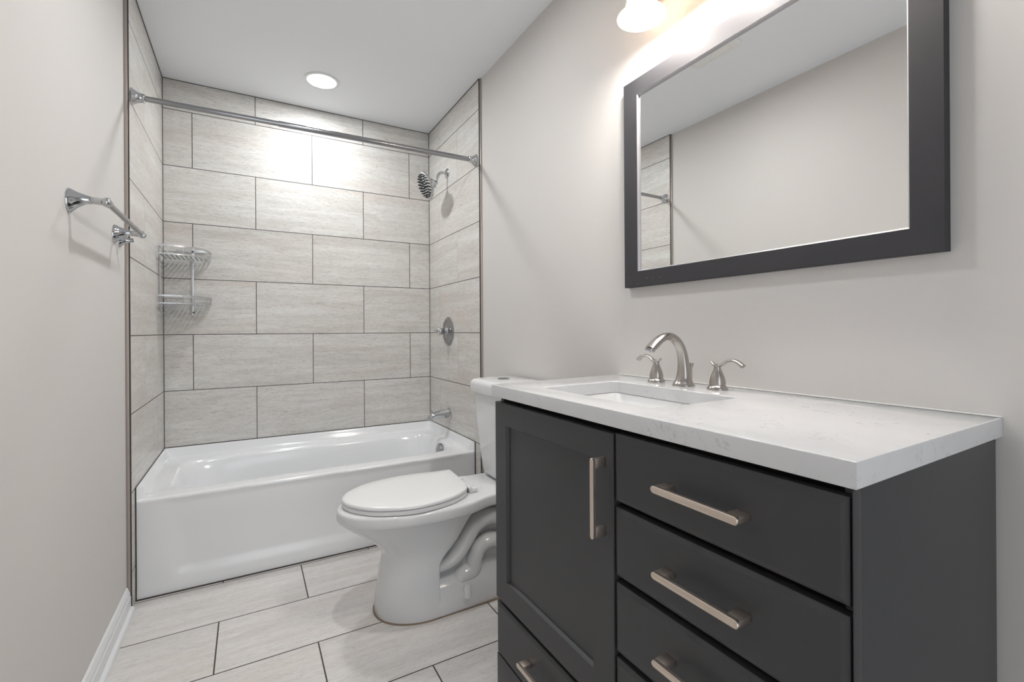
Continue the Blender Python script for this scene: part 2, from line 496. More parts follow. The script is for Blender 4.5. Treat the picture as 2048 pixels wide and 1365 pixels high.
# apron: grid with a shallow pressed panel
def sstep(a, b, x):
    t = max(0, min(1, (x - a) / (b - a))); return t * t * (3 - 2 * t)
NX, NZ = 60, 40
xs = sorted(set([TX0 + (TX1 - TX0) * i / NX for i in range(NX + 1)] + [TX0 + 0.004, TX1 - 0.004]))
zs = [(RIM - 0.012) * i / NZ for i in range(NZ + 1)]
grid = []
for z in zs:
    rowv = []
    for x in xs:
        m_ = sstep(0.045, 0.12, x - TX0 - (0.02 + 0.05 * (1 - z / 0.4))) * sstep(0.045, 0.11, TX1 - x) * sstep(0.055, 0.10, z)
        m_ *= 1 - 0.6 * sstep(0.18, 0.36, z)
        edge = sstep(0, 0.02, RIM - 0.012 - z)
        rowv.append(bm.verts.new((x, TY0 + 0.013 * m_ * edge - 0.004 * (1 - sstep(0.0, 0.07, z)), z)))
    grid.append(rowv)
for a_, b_ in zip(grid[:-1], grid[1:]):
    for i in range(len(xs) - 1):
        bm.faces.new((a_[i], a_[i + 1], b_[i + 1], b_[i]))
# closing sides and underside so that the tub is a solid shell
bmesh.ops.remove_doubles(bm, verts=bm.verts, dist=0.0005)
link('tub_body', bm, M['tub'], tub, 50)
# overflow cover on the drain end wall of the basin
ovx, ovy, ovz = TX1 - 0.0945, 2.685, 0.352
nrm = Vector((-1, 0, 0.22)).normalized()
bm = lathe(bmesh.new(), (ovx + 0.003, ovy, ovz), nrm, [(0, 0.039), (0.008, 0.039), (0.014, 0.036), (0.016, 0.029), (0.0162, 0.004)], 40)
link('overflow_cover', bm, M['steel'], tub)
bm = lathe(bmesh.new(), (0.83, 2.72, RIM - 0.331), (0, 0, 1), [(0, 0.036), (0.002, 0.036), (0.004, 0.030), (0.012, 0.02), (0.013, 0.003)], 40)
link('drain', bm, M['chrome'], tub)

# dark caulk seams around tub
bm = bmesh.new()
box(bm, XL, XR, YB - 0.0035, YB, FL - 0.001, FL + 0.0035)
box(bm, XL, XL + 0.003, 2.378, YB, FL - 0.001, FL + 0.002)
box(bm, XR - 0.003, XR, 2.378, YB, FL - 0.001, FL + 0.002)
box(bm, XL, XL + 0.004, 2.369, 2.3745, 0.0, FL)
box(bm, XR - 0.004, XR, 2.369, 2.3745, 0.0, FL)
box(bm, XL, XR, 2.364, 2.3705, 0.0, 0.004)
struct('trim_6', bm, M['stripdark'])

# ---------------------------------------------------------------- shower fittings
ROD_Y, RZL, RZR = 2.345, 2.021, 2.031
rod = thing('shower_rod', 'polished chrome shower curtain rod spanning the tub alcove under the ceiling', 'curtain rod', (0.35, ROD_Y, 2.02))
zr = lambda x: RZL + (RZR - RZL) * (x - XL) / (XR - XL)
xm = 0.122
link('rod_tube', sweep(bmesh.new(), [(XL + 0.03, ROD_Y, zr(XL + .03)), (xm + 0.01, ROD_Y, zr(xm + .01))], 0.0112, 24, 1), M['steel'], rod)
bm = sweep(bmesh.new(), [(xm, ROD_Y, zr(xm)), (XR - 0.03, ROD_Y, zr(XR - .03))], 0.0130, 24, 1)
link('rod_tube', bm, M['steel'], rod)
for x, s, z in ((XL, 1, RZL), (XR, -1, RZR)):
    bm = lathe(bmesh.new(), (x + s * 0.0005, ROD_Y, z), (s, 0, 0), [(0, 0.033), (0.004, 0.033), (0.006, 0.031), (0.012, 0.026), (0.022, 0.020), (0.034, 0.0175), (0.043, 0.0175), (0.045, 0.0135)], 40)
    link('rod_flange', bm, M['chrome'], rod)

FY = 2.769
sh = thing('showerhead', 'chrome rain shower head with dark nozzles on a wall arm', 'shower head', (XR, FY, 2.09))
link('flange', lathe(bmesh.new(), (XR - 0.0005, FY, 2.085), (-1, 0, 0), [(0, 0.031), (0.003, 0.031), (0.008, 0.024), (0.013, 0.014), (0.014, 0.010)], 36), M['chrome'], sh)
HC = Vector((0.958, FY, 1.985))
HN = Vector((-0.915, -0.05, -0.40)).normalized()
back = HC - HN * 0.078
link('arm', sweep(bmesh.new(), [(XR - 0.005, FY, 2.085), (1.078, FY, 2.085), (1.060, FY, 2.080), (1.046, FY, 2.066), back], 0.0085, 18, 8), M['chrome'], sh)
bm = lathe(bmesh.new(), HC, -HN, [(-0.004, 0.074), (-0.001, 0.083), (0.003, 0.087), (0.008, 0.0875), (0.013, 0.083), (0.018, 0.066), (0.022, 0.048), (0.025, 0.036),
                                  (0.030, 0.0345), (0.048, 0.0335), (0.060, 0.030), (0.068, 0.021), (0.078, 0.0155), (0.086, 0.0125)], 56)
hd = link('head', bm, M['chrome'], sh)
bm = bmesh.new()
_, ha, hb = frame_at(HN)
k = 0
for ring_r, cnt in ((0.012, 5), (0.027, 9), (0.043, 14), (0.058, 18), (0.070, 22)):
    for i in range(cnt):
        t = 2 * pi * (i + 0.3 * k) / cnt
        p = HC + HN * 0.0035 + ha * cos(t) * ring_r + hb * sin(t) * ring_r
        lathe(bm, p, HN, [(0, 0.0042), (0.006, 0.0036), (0.009, 0.0020)], 8)
    k += 1
nz_ = link('nozzles', bm, M['dark'], sh)
nz_['kind'] = 'stuff'

vz, vy = 1.078, 2.766
vl = thing('shower_valve', 'round chrome shower valve with lever on the tiled wall', 'faucet', (XR, vy, vz))
link('escutcheon', lathe(bmesh.new(), (XR - 0.0005, vy, vz), (-1, 0, 0), [(0, 0.090), (0.003, 0.090), (0.007, 0.086), (0.009, 0.078), (0.0095, 0.068), (0.0075, 0.063), (0.0090, 0.035), (0.012, 0.030)], 60), M['steel'], vl)
link('valve_stem', lathe(bmesh.new(), (XR - 0.008, vy, vz), (-1, 0, 0), [(0, 0.026), (0.012, 0.024), (0.016, 0.018), (0.034, 0.0165), (0.040, 0.019)], 40), M['chrome'], vl)
bm = lathe(bmesh.new(), (XR - 0.045, vy, vz), (-1, 0, 0), [(0, 0.018), (0.004, 0.0225), (0.012, 0.0245), (0.022, 0.0235), (0.031, 0.017), (0.036, 0.009), (0.038, 0.002)], 40)
sweep(bm, [(XR - 0.072, vy, vz + 0.004), (XR - 0.084, vy, vz + 0.001), (XR - 0.096, vy, vz + 0.005)], [(0.010, 0.007), (0.007, 0.005), (0.006, 0.003)], 14, 5)
link('valve_handle', bm, M['chrome'], vl)

sz, sy = 0.557, 2.760
sp = thing('tub_spout', 'chrome tub spout with diverter above the drain end of the tub', 'faucet', (XR, sy, sz))
link('flange', lathe(bmesh.new(), (XR - 0.0005, sy, sz), (-1, 0, 0), [(0, 0.036), (0.003, 0.036), (0.007, 0.030)], 36), M['chrome'], sp)
bm = sweep(bmesh.new(), [(XR - 0.004, sy, sz), (XR - 0.05, sy, sz - 0.001), (XR - 0.090, sy, sz - 0.004), (XR - 0.115, sy, sz - 0.010), (XR - 0.128, sy, sz - 0.026), (XR - 0.129, sy, sz - 0.036)],
           [(0.028, 0.028), (0.0265, 0.0255), (0.025, 0.022), (0.024, 0.019), (0.022, 0.0145), (0.020, 0.013)], 28, 8, side=(0, 1, 0))
link('spout_body', bm, M['chrome'], sp)
link('diverter_knob', lathe(bmesh.new(), (XR - 0.118, sy, sz + 0.006), (0, 0, 1), [(0, 0.004), (0.012, 0.003), (0.014, 0.006), (0.018, 0.0065), (0.020, 0.003)], 18), M['chrome'], sp)

# ---------------------------------------------------------------- corner caddy
cad = thing('shower_caddy', 'two-tier aluminium corner caddy hung in the left corner above the tub', 'shower caddy', (XL, YB, 1.35))
R0 = 0.212
def arc_pts(r, z, n=26, a0=0.0, a1=pi / 2):
    # from left wall to back wall, bulging toward the room
    out = []
    for i in range(n + 1):
        t = a0 + (a1 - a0) * i / n
        k_ = 1.0 / (abs(cos(t)) ** 2.3 + abs(sin(t)) ** 2.3) ** (1 / 2.3)
        out.append((XL + 0.008 + r * sin(t) * k_, YB - 0.008 - r * cos(t) * k_, z))
    return out
def flat_rail(bm, pts, h, t):
    rings = []
    for i, p in enumerate(pts):
        p = Vector(p); d = (Vector(pts[min(i + 1, len(pts) - 1)]) - Vector(pts[max(i - 1, 0)])).normalized()
        nrm_ = Vector((d.y, -d.x, 0)).normalized()
        rings.append([p + nrm_ * t / 2 + Vector((0, 0, h / 2)), p - nrm_ * t / 2 + Vector((0, 0, h / 2)),
                      p - nrm_ * t / 2 - Vector((0, 0, h / 2)), p + nrm_ * t / 2 - Vector((0, 0, h / 2))])
    ring_loft(bm, rings)
for zf, zt in ((1.478, 1.523), (1.228, 1.268)):
    bm = bmesh.new()
    top = arc_pts(R0, zt); bot = arc_pts(R0 - 0.003, zf + 0.002)
    flat_rail(bm, top, 0.009, 0.003)
    flat_rail(bm, bot, 0.006, 0.003)
    wire(bm, [top[0], (XL + 0.006, YB - 0.006, zt)], 0.0022)
    wire(bm, [top[-1], (XL + 0.006, YB - 0.006, zt)], 0.0022)
    for i in (0, 3, 8, 12, 19, 23, 26):
        wire(bm, [top[i], bot[i]], 0.0022)
    shf = link('basket_rail', bm, M['alu'], cad, 30)
    # slatted floor: flat bars inside the quarter round
    bm = bmesh.new()
    for q in range(10):
        xx = XL + 0.012 + q * (R0 - 0.012) / 10
        u = (xx - XL - 0.008) / (R0 - 0.003)
        dep = (max(0, 1 - max(0, u) ** 2.3)) ** (1 / 2.3) * (R0 - 0.003)
        if dep > 0.02:
            box(bm, xx, xx + 0.0125, YB - 0.008 - dep, YB - 0.008, zf - 0.001, zf + 0.001)
    for dd in (0.012, 0.105):
        u = dd / (R0 - 0.003); wd = (1 - u ** 2.3) ** (1 / 2.3) * (R0 - 0.003)
        box(bm, XL + 0.008, XL + 0.008 + wd, YB - 0.012 - dd, YB - 0.004 - dd, zf - 0.0025, zf - 0.001)
    link('basket_floor', bm, M['alu'], cad, 30)
bm = new_box(XL + 0.126, XL + 0.139, YB - 0.006, YB - 0.002, 1.172, 1.548, 0.001)
link('back_strip', bm, M['alu'], cad)
bm = new_box(XL + 0.060, XL + 0.195, YB - 0.0075, YB - 0.005, 1.523, 1.538, 0.001)
link('hanger_plate', bm, M['alu'], cad)
bm = new_box(XL + 0.002, XL + 0.006, YB - 0.139, YB - 0.126, 1.196, 1.548, 0.001)
link('back_strip', bm, M['alu'], cad)
bm = wire(bmesh.new(), catmull([(XL + 0.010, YB - 0.135, 1.225), (XL + 0.010, YB - 0.137, 1.197), (XL + 0.022, YB - 0.15, 1.183), (XL + 0.042, YB - 0.155, 1.188), (XL + 0.052, YB - 0.155, 1.196)], 6), 0.0022)
link('hook', bm, M['alu'], cad)
link('screw', lathe(bmesh.new(), (XL + 0.133, YB - 0.006, 1.528), (0, -1, 0), [(0, 0.005), (0.002, 0.0048), (0.003, 0.002)], 14), M['dark'], cad)
bm = lathe(bmesh.new(), (XL + 0.136, YB - 0.006, 1.190), (0, -1, 0), [(0, 0.004), (0.010, 0.0038), (0.012, 0.002)], 14)
link('screw', bm, M['dark'], cad)

# ---------------------------------------------------------------- towel bar on the left wall
tb = thing('towel_bar', 'short chrome towel bar with two flared posts on the left wall', 'towel bar', (WL, 1.9, 1.435))
BX, BZ = -0.336, 1.437
Y1, Y2 = 1.650, 2.130
def post(y):
    bm = bmesh.new()
    # flared back plate into tapering neck, out from the wall
    rings = []
    for t, ry, rz_, dz in ((0.0, 0.026, 0.033, -0.004), (0.004, 0.0255, 0.0325, -0.004), (0.010, 0.021, 0.027, -0.002), (0.020, 0.0165, 0.020, 0.000),
                           (0.034, 0.012, 0.013, 0.002), (0.048, 0.0098, 0.0095, 0.002), (0.0635, 0.0098, 0.0095, 0.001), (0.079, 0.0098, 0.0095, 0.000)):
        rings.append([(WL + 0.0005 + t, y + cos(2 * pi * i / 32) * ry, BZ + dz + sin(2 * pi * i / 32) * rz_) for i in range(32)])
    ring_loft(bm, rings)
    link('post', bm, M['chrome'], tb)
    s = -1 if y < 1.9 else 1
    bm = lathe(bmesh.new(), (BX, y - s * 0.013, BZ), (0, s, 0), [(0, 0.0105), (0.004, 0.0125), (0.018, 0.0128), (0.024, 0.0105), (0.028, 0.006), (0.029, 0.001)], 28)
    link('end_cap', bm, M['chrome'], tb)
post(Y1); post(Y2)
link('bar', sweep(bmesh.new(), [(BX, Y1, BZ), (BX, Y2, BZ)], 0.0082, 24, 1), M['steel'], tb)

HKY, HKZ = 2.205, 1.422
rh = thing('robe_hook', 'small chrome robe hook just below the far post of the towel bar', 'robe hook', (WL, HKY, HKZ))
bm = bmesh.new()
rings = []
for t, ry, rz_, dz in ((0.0, 0.016, 0.021, -0.004), (0.004, 0.0155, 0.0205, -0.004), (0.014, 0.011, 0.014, -0.001), (0.03, 0.008, 0.008, 0.002), (0.045, 0.0068, 0.006, 0.003)):
    rings.append([(WL + 0.0005 + t * 0.8, HKY + cos(2 * pi * i / 28) * ry, HKZ + dz + sin(2 * pi * i / 28) * rz_) for i in range(28)])
ring_loft(bm, rings)
link('hook_post', bm, M['chrome'], rh)
link('hook_arm', lathe(bmesh.new(), (WL + 0.026, HKY, HKZ + 0.003), (1, 0, 0.05), [(0, 0.0075), (0.014, 0.0075), (0.016, 0.0065)], 22), M['steel'], rh)

# ---------------------------------------------------------------- toilet
TCY = 1.800
toi = thing('toilet', 'white two-piece toilet with closed lid between tub and vanity', 'toilet', (0.7, TCY, 0))
def egg(xf, xm_, xb, hw, z, pf=2.0, pb=3.2, n=64, cy=TCY, tb=1.0):
    """front (-X) half ellipse, back half squarer; tb narrows the back"""
    out = []
    for i in range(n):
        t = 2 * pi * i / n
        c, s = cos(t), sin(t)
        if c <= 0:
            e = 2.0 / pf
            x = xm_ - (xm_ - xf) * abs(c) ** e
            y = hw * math.copysign(abs(s) ** e, s)
        else:
            e = 2.0 / pb
            x = xm_ + (xb - xm_) * abs(c) ** e
            y = hw * math.copysign(abs(s) ** e, s) * (1 - (1 - tb) * abs(c) ** 1.2)
        out.append((x, cy + y, z))
    return out
bm = bmesh.new()
S = [ # xf, xm, xb, hw, z, pf, pb, tb
    (0.416, 0.600, 0.627, 0.1500, 0.000, 2.1, 9, 1.0),
    (0.412, 0.600, 0.628, 0.1510, 0.006, 2.1, 9, 1.0),
    (0.421, 0.598, 0.627, 0.1465, 0.080, 2.1, 9, 1.0),
    (0.432, 0.598, 0.627, 0.1420, 0.160, 2.1, 9, 1.0),
    (0.440, 0.598, 0.630, 0.1400, 0.195, 2.1, 9, 1.0),
    (0.443, 0.600, 0.648, 0.1405, 0.218, 2.1, 8, 1.0),
    (0.443, 0.602, 0.668, 0.1420, 0.235, 2.1, 7, 1.0),
    (0.432, 0.602, 0.690, 0.1450, 0.252, 2.05, 6.5, 0.99),
    (0.408, 0.600, 0.712, 0.1500, 0.275, 2.0, 6, 0.98),
    (0.378, 0.600, 0.728, 0.1560, 0.299, 2.0, 6, 0.96),
    (0.350, 0.597, 0.742, 0.1625, 0.321, 2.0, 6, 0.94),
    (0.324, 0.594, 0.756, 0.1690, 0.341, 2.0, 6, 0.92),
    (0.303, 0.590, 0.770, 0.1755, 0.358, 2.0, 6, 0.90),
    (0.289, 0.588, 0.785, 0.1820, 0.370, 2.0, 6, 0.88),
    (0.284, 0.586, 0.800, 0.1860, 0.3765, 2.0, 6, 0.86),
]
ring_loft(bm, [egg(a_, b_, c_, d_, e_, f_, g_, tb=h_) for a_, b_, c_, d_, e_, f_, g_, h_ in S])
# rim band running back into the tank platform
def rim_ring(inset, z):
    side = [(0.585, 0.1935), (0.64, 0.1935), (0.70, 0.1900), (0.745, 0.1800), (0.785, 0.1650), (0.82, 0.1510), (0.86, 0.1420), (0.92, 0.1400), (1.02, 0.1430), (1.075, 0.1440)]
    pts = [(x, h - inset) for x, h in side] + [(1.090 - inset, 0.120)]
    front = []
    for k_ in range(1, 24):
        t = pi * k_ / 24
        front.append((0.585 - (0.585 - 0.277 - inset) * sin(t) ** 0.98, -(0.1935 - inset) * cos(t)))
    out = [(x, TCY + h, z) for x, h in reversed(pts)]      # back to front along +Y
    out += [(x, TCY - h, z) for x, h in front]
    out += [(x, TCY - h, z) for x, h in pts]
    return out
ring_loft(bm, [rim_ring(0.012, 0.3745), rim_ring(0.003, 0.3775), rim_ring(0.0005, 0.383), rim_ring(0.0, 0.392), rim_ring(0.0, 0.411), rim_ring(0.002, 0.417), rim_ring(0.008, 0.4205), rim_ring(0.02, 0.4218)])
bowl = link('bowl', bm, M['porcelain'], toi, 60)
# rear body: foot flange, spine, tank deck
bm = bmesh.new()
def rrect(x0, x1, hw0, hw1, z, r=0.02, n=6, cy=TCY):
    """rounded rectangle, half width hw0 at x0 and hw1 at x1"""
    pts = []
    for (cx_, cy_, a0) in ((x1 - r, 1, 0), (x0 + r, 1, 90), (x0 + r, -1, 180), (x1 - r, -1, 270)):
        hw = hw1 if cx_ == x1 - r else hw0
        for i in range(n + 1):
            t = radians(a0 + 90 * i / n)
            pts.append((cx_ + r * cos(t), cy + cy_ * (hw - r) + r * sin(t), z))
    return pts
ring_loft(bm, [rrect(0.60, 1.075, 0.150, 0.140, 0.0), rrect(0.60, 1.075, 0.1495, 0.1395, 0.045), rrect(0.60, 1.074, 0.146, 0.136, 0.056, 0.022),
               rrect(0.60, 1.068, 0.132, 0.12, 0.078, 0.022), rrect(0.60, 1.06, 0.112, 0.104, 0.098, 0.022), rrect(0.60, 1.055, 0.094, 0.088, 0.110, 0.022),
               rrect(0.60, 1.050, 0.070, 0.070, 0.120, 0.022), rrect(0.60, 1.050, 0.062, 0.064, 0.150, 0.022),
               rrect(0.60, 1.060, 0.060, 0.066, 0.32, 0.022), rrect(0.62, 1.080, 0.080, 0.085, 0.352, 0.022), rrect(0.66, 1.085, 0.105, 0.115, 0.366, 0.022),
               rrect(0.70, 1.085, 0.120, 0.125, 0.380, 0.025)])
link('pedestal', bm, M['porcelain'], toi, 60)
# trapway tubes in relief on both sides
for sgn in (-1, 1):
    yy = TCY + sgn * 0.078
    bm = bmesh.new()
    sweep(bm, [(0.600, yy, 0.158), (0.668, yy, 0.164), (0.718, yy, 0.192), (0.756, yy, 0.240), (0.792, yy, 0.288), (0.845, yy, 0.312), (0.900, yy, 0.306), (0.950, yy, 0.270), (0.97, yy, 0.20)],
          [(0.030, 0.020), (0.034, 0.026), (0.038, 0.031), (0.040, 0.033), (0.040, 0.034), (0.040, 0.034), (0.040, 0.034), (0.040, 0.034), (0.038, 0.03)], 22, 7, side=(0, 1, 0))
    sweep(bm, [(0.700, yy, 0.082), (0.712, yy, 0.088), (0.738, yy, 0.098), (0.782, yy, 0.112), (0.797, yy, 0.160), (0.816, yy, 0.198), (0.858, yy, 0.214), (0.900, yy, 0.206), (0.92, yy, 0.17)],
          [(0.010, 0.008), (0.036, 0.026), (0.042, 0.036), (0.042, 0.034), (0.040, 0.031), (0.040, 0.031), (0.040, 0.030), (0.038, 0.028), (0.03, 0.024)], 22, 7, side=(0, 1, 0))
    link('trapway', bm, M['porcelain'], toi, 60)
    bm = lathe(bmesh.new(), (0.735, TCY + sgn * 0.141, 0.053), (0, 0, 1), [(-0.01, 0.0165), (0.004, 0.0160), (0.030, 0.0125), (0.034, 0.010), (0.0355, 0.004)], 24)
    link('bolt_cap', bm, M['plastic'], toi)
# seat and lid follow one traced outline, as they sit slightly askew on the hinges
OUT = [(0.305, 1.846), (0.342, 1.904), (0.423, 1.958), (0.518, 1.981), (0.612, 1.983), (0.707, 1.968), (0.778, 1.962), (0.786, 1.940), (0.782, 1.871),
       (0.777, 1.762), (0.771, 1.742), (0.751, 1.697), (0.708, 1.657), (0.649, 1.630), (0.564, 1.613), (0.494, 1.619), (0.429, 1.642), (0.369, 1.678), (0.318, 1.742), (0.300, 1.797)]
def outline(scale_in, z, dx=0, dy=0, zf=None):
    pts = [Vector((x, y, 0)) for x, y in OUT]
    sm = []
    n = len(pts)
    for i in range(n):
        p0, p1, p2, p3 = pts[i - 1], pts[i], pts[(i + 1) % n], pts[(i + 2) % n]
        for k_ in range(5):
            t = k_ / 5
            sm.append(0.5 * ((2 * p1) + (-p0 + p2) * t + (2 * p0 - 5 * p1 + 4 * p2 - p3) * t * t + (-p0 + 3 * p1 - 3 * p2 + p3) * t ** 3))
    c = Vector((0.55, 1.797, 0))
    out = []
    for p in sm:
        d = p - c
        L = d.length
        q = c + d * ((L - scale_in) / L)
        out.append((q.x + dx, q.y + dy, z if zf is None else zf(q)))
    return out
bm = bmesh.new()
ring_loft(bm, [outline(0.004, 0.4225), outline(0.000, 0.425), outline(0.000, 0.4365), outline(0.004, 0.4395)])
link('seat', bm, M['plastic'], toi, 50)
bm = bmesh.new()
ring_loft(bm, [outline(0.004, 0.4405), outline(-0.001, 0.4425), outline(-0.001, 0.4500), outline(0.002, 0.4535), outline(0.010, 0.4555), outline(0.06, 0.4575), outline(0.13, 0.4585)])
link('lid', bm, M['plastic'], toi, 50)
for yy in (1.728, 1.872):
    bm = new_box(0.772, 0.808, yy - 0.016, yy + 0.016, 0.4225, 0.440, 0.004)
    lathe(bm, (0.776, yy - 0.018, 0.441), (0, 1, 0), [(0, 0.004), (0.002, 0.0075), (0.034, 0.0075), (0.036, 0.004)], 18)
    link('hinge', bm, M['plastic'], toi)
# tank
bm = bmesh.new()
TKY = 1.788
def tank(xf, hw, z, r=0.045, bulge=0.012):
    pts = rrect(xf, 1.100, hw, hw, z, r, 8, TKY)
    return [(x - bulge * (1 - ((y - TKY) / hw) ** 2) * sstep(1.0, 0.90, x), y, zz) for x, y, zz in pts]
ring_loft(bm, [tank(0.960, 0.125, 0.4215), tank(0.938, 0.143, 0.430), tank(0.930, 0.150, 0.446), tank(0.924, 0.158, 0.50), tank(0.914, 0.175, 0.65), tank(0.906, 0.189, 0.800), tank(0.906, 0.189, 0.812)])
link('tank', bm, M['porcelain'], toi, 50)
bm = bmesh.new()
ring_loft(bm, [tank(0.903, 0.193, 0.800), tank(0.893, 0.201, 0.803), tank(0.891, 0.203, 0.812), tank(0.891, 0.203, 0.838), tank(0.895, 0.200, 0.850), tank(0.905, 0.191, 0.858, 0.04), tank(0.925, 0.172, 0.861, 0.04)])
link('tank_lid', bm, M['porcelain'], toi, 50)
bm = lathe(bmesh.new(), (1.000, 1.840, 0.8605), (0, 0, 1), [(0, 0.026), (0.003, 0.026), (0.005, 0.022), (0.0045, 0.018), (0.006, 0.016), (0.0065, 0.002)], 36)
link('flush_button', bm, M['steel'], toi)
# uneven grout line around the foot
bm = bmesh.new()
ring_loft(bm, [egg(0.408, 0.600, 0.634, 0.1545, 0.0005, 2.1, 9), egg(0.408, 0.600, 0.634, 0.1545, 0.0025, 2.1, 9), egg(0.412, 0.600, 0.628, 0.150, 0.005, 2.1, 9)], True, False, False)
box(bm, 0.62, 1.08, TCY - 0.154, TCY + 0.154, 0.0003, 0.003)
link('foot_grout', bm, plain('tan_grout', (0.24, 0.18, 0.13), 0.8), toi)

# ---------------------------------------------------------------- vanity
FX = 0.613               # plane of the door and drawer faces
VY0, VY1, VSP = 0.274, 1.180, 0.684
VTOP = 0.8915
van = thing('vanity_cabinet', 'charcoal vanity cabinet with one panelled door and stacked drawers under white stone top', 'cabinet', (0.85, 0.73, 0))
bm = bmesh.new()
CX0 = FX + 0.020
box(bm, CX0, 1.085, VY0, VY0 + 0.018, 0.157, VTOP, 0.0008)         # right end panel
box(bm, CX0, 1.085, VY1 - 0.018, VY1, 0.157, VTOP, 0.0008)
box(bm, 1.070, 1.085, VY0 + .018, VY1 - .018, 0.157, VTOP)
box(bm, CX0, 1.07, VY0 + .018, VY1 - .018, 0.157, 0.172)
box(bm, FX + 0.001, CX0 - 0.0003, VY0, VY0 + 0.0016, 0.157, 0.8885, 0.0005)   # front lip of end panel
link('carcass', bm, M['char'], van)
bm = bmesh.new()
box(bm, CX0 + 0.001, CX0 + 0.012, VY0 + 0.018, VY1 - 0.018, 0.172, VTOP - 0.001)
link('face_frame', bm, M['charin'], van)
link('plinth', new_box(FX + 0.0025, 1.085, VY0, VY1, 0.0, 0.1565, 0.001), M['char'], van)

def pull(name, parent, cy, cz, vertical=False, L=0.159):
    bm = bmesh.new()
    X0, X1 = FX - 0.033, FX - 0.026
    h = L / 2
    if vertical:
        # bar with rounded ends
        def cap(yc, zc):
            pass
        rings = []
        w = 0.0052
        prof = [(-h, 0.0), ]
        n = 8
        pts = []
        for i in range(n + 1):
            t = pi * i / n
            pts.append((cy + w * cos(t), cz + h - w + w * sin(t)))
        for i in range(n + 1):
            t = pi + pi * i / n
            pts.append((cy + w * cos(t), cz - h + w + w * sin(t)))
        ring_loft(bm, [[(X1, y, z) for y, z in pts], [(X0 + 0.001, y, z) for y, z in pts], [(X0, cy + (y - cy) * 0.8, cz + (z - cz) * 0.992) for y, z in pts]])
        for s in (-1, 1):
            c = cz + s * (h - 0.0115)
            box(bm, X1 - 0.001, FX - 0.0003, cy - 0.0045, cy + 0.0045, c - 0.010, c + 0.010, 0.001)
    else:
        w = 0.0062
        n = 8
        pts = []
        for i in range(n + 1):
            t = -pi / 2 + pi * i / n
            pts.append((cy + h - w + w * cos(t), cz + w * sin(t)))
        for i in range(n + 1):
            t = pi / 2 + pi * i / n
            pts.append((cy - h + w + w * cos(t), cz + w * sin(t)))
        ring_loft(bm, [[(X1, y, z) for y, z in pts], [(X0 + 0.001, y, z) for y, z in pts], [(X0, cy + (y - cy) * 0.992, cz + (z - cz) * 0.8) for y, z in pts]])
        for s in (-1, 1):
            c = cy + s * (h - 0.0125)
            box(bm, X1 - 0.001, FX - 0.0003, c - 0.011, c + 0.011, cz - 0.0052, cz + 0.0052, 0.0012)
    return link('handle', bm, M['pull'], parent, 40)

def slab_front(y0, y1, z0, z1, parent, name, chamfer=0.008):
    bm = bmesh.new()
    def rc(i, x):
        return [(x, y0 + i, z0 + i), (x, y1 - i, z0 + i), (x, y1 - i, z1 - i), (x, y0 + i, z1 - i)]
    ring_loft(bm, [rc(0, FX + 0.0195), rc(0, FX + 0.0048), rc(0.0005, FX + 0.0040), rc(chamfer, FX + 0.0003), rc(chamfer + 0.0012, FX)])
    return link(name, bm, M['char'], parent, 12)

RZ = [(0.7490, 0.8790), (0.6045, 0.7370), (0.4575, 0.5915), (0.3190, 0.4460), (0.1600, 0.3060)]
for z0_, z1_ in RZ:
    d = slab_front(VY0 + 0.0052, VSP - 0.0015, z0_, z1_, van, 'drawer')
    pull('handle', d, 0.479, (z0_ + z1_) / 2)
d = slab_front(VSP + 0.0015, VY1 - 0.001, 0.1600, 0.3060, van, 'drawer')
pull('handle', d, 0.931, 0.2385)
# door with recessed shaker panel
bm = bmesh.new()
y0, y1, z0_, z1_ = VSP + 0.0015, VY1 - 0.001, 0.3190, 0.8770
py0, py1, pz0, pz1 = 0.748, 1.118, 0.3830, 0.8170
def rc(a, b, c, d_, x): return [(x, a, c), (x, b, c), (x, b, d_), (x, a, d_)]
ring_loft(bm, [rc(y0, y1, z0_, z1_, FX + 0.0195), rc(y0, y1, z0_, z1_, FX + 0.0015), rc(y0 + .0015, y1 - .0015, z0_ + .0015, z1_ - .0015, FX),
               rc(py0, py1, pz0, pz1, FX), rc(py0 + .002, py1 - .002, pz0 + .002, pz1 - .002, FX + 0.0035), rc(py0 + .004, py1 - .004, pz0 + .004, pz1 - .004, FX + 0.0085)])
door = link('door', bm, M['char'], van, 12)
pull('handle', door, 0.7115, 0.749, True, 0.159)

# ---------------------------------------------------------------- countertop with sink cut-out
CZ, CT = 0.925, 0.033
c_fl, c_fr, c_br, c_bl = (0.606, 1.187), (0.608, 0.268), (WR - 0.0005, 0.274), (WR - 0.0005, 1.215)
SK = [(0.690, 1.053), (0.690, 0.652), (0.962, 0.652), (0.962, 1.064)]   # front-left, front-right, back-right, back-left
def quad_ring(q, z, inset=0.0):
    c = Vector((sum(p[0] for p in q) / 4, sum(p[1] for p in q) / 4))
    return [(p[0] + inset * math.copysign(1, c.x - p[0]), p[1] + inset * math.copysign(1, c.y - p[1]), z) for p in q]
def rounded_quad(q, z, r, n=5, grow=0.0):
    c = Vector((sum(p[0] for p in q) / 4, sum(p[1] for p in q) / 4))
    q = [(p[0] - grow * math.copysign(1, c.x - p[0]), p[1] - grow * math.copysign(1, c.y - p[1])) for p in q]
    out = []
    for i in range(4):
        p = Vector(q[i]); a_ = (Vector(q[i - 1]) - p).normalized(); b_ = (Vector(q[(i + 1) % 4]) - p).normalized()
        for k_ in range(n + 1):
            t = k_ / n * pi / 2
            v = p + a_ * r * (1 - sin(t)) + b_ * r * (1 - cos(t))
            out.append((v.x, v.y, z))
    return out
cq = [c_fl, c_fr, c_br, c_bl]
bm = bmesh.new()
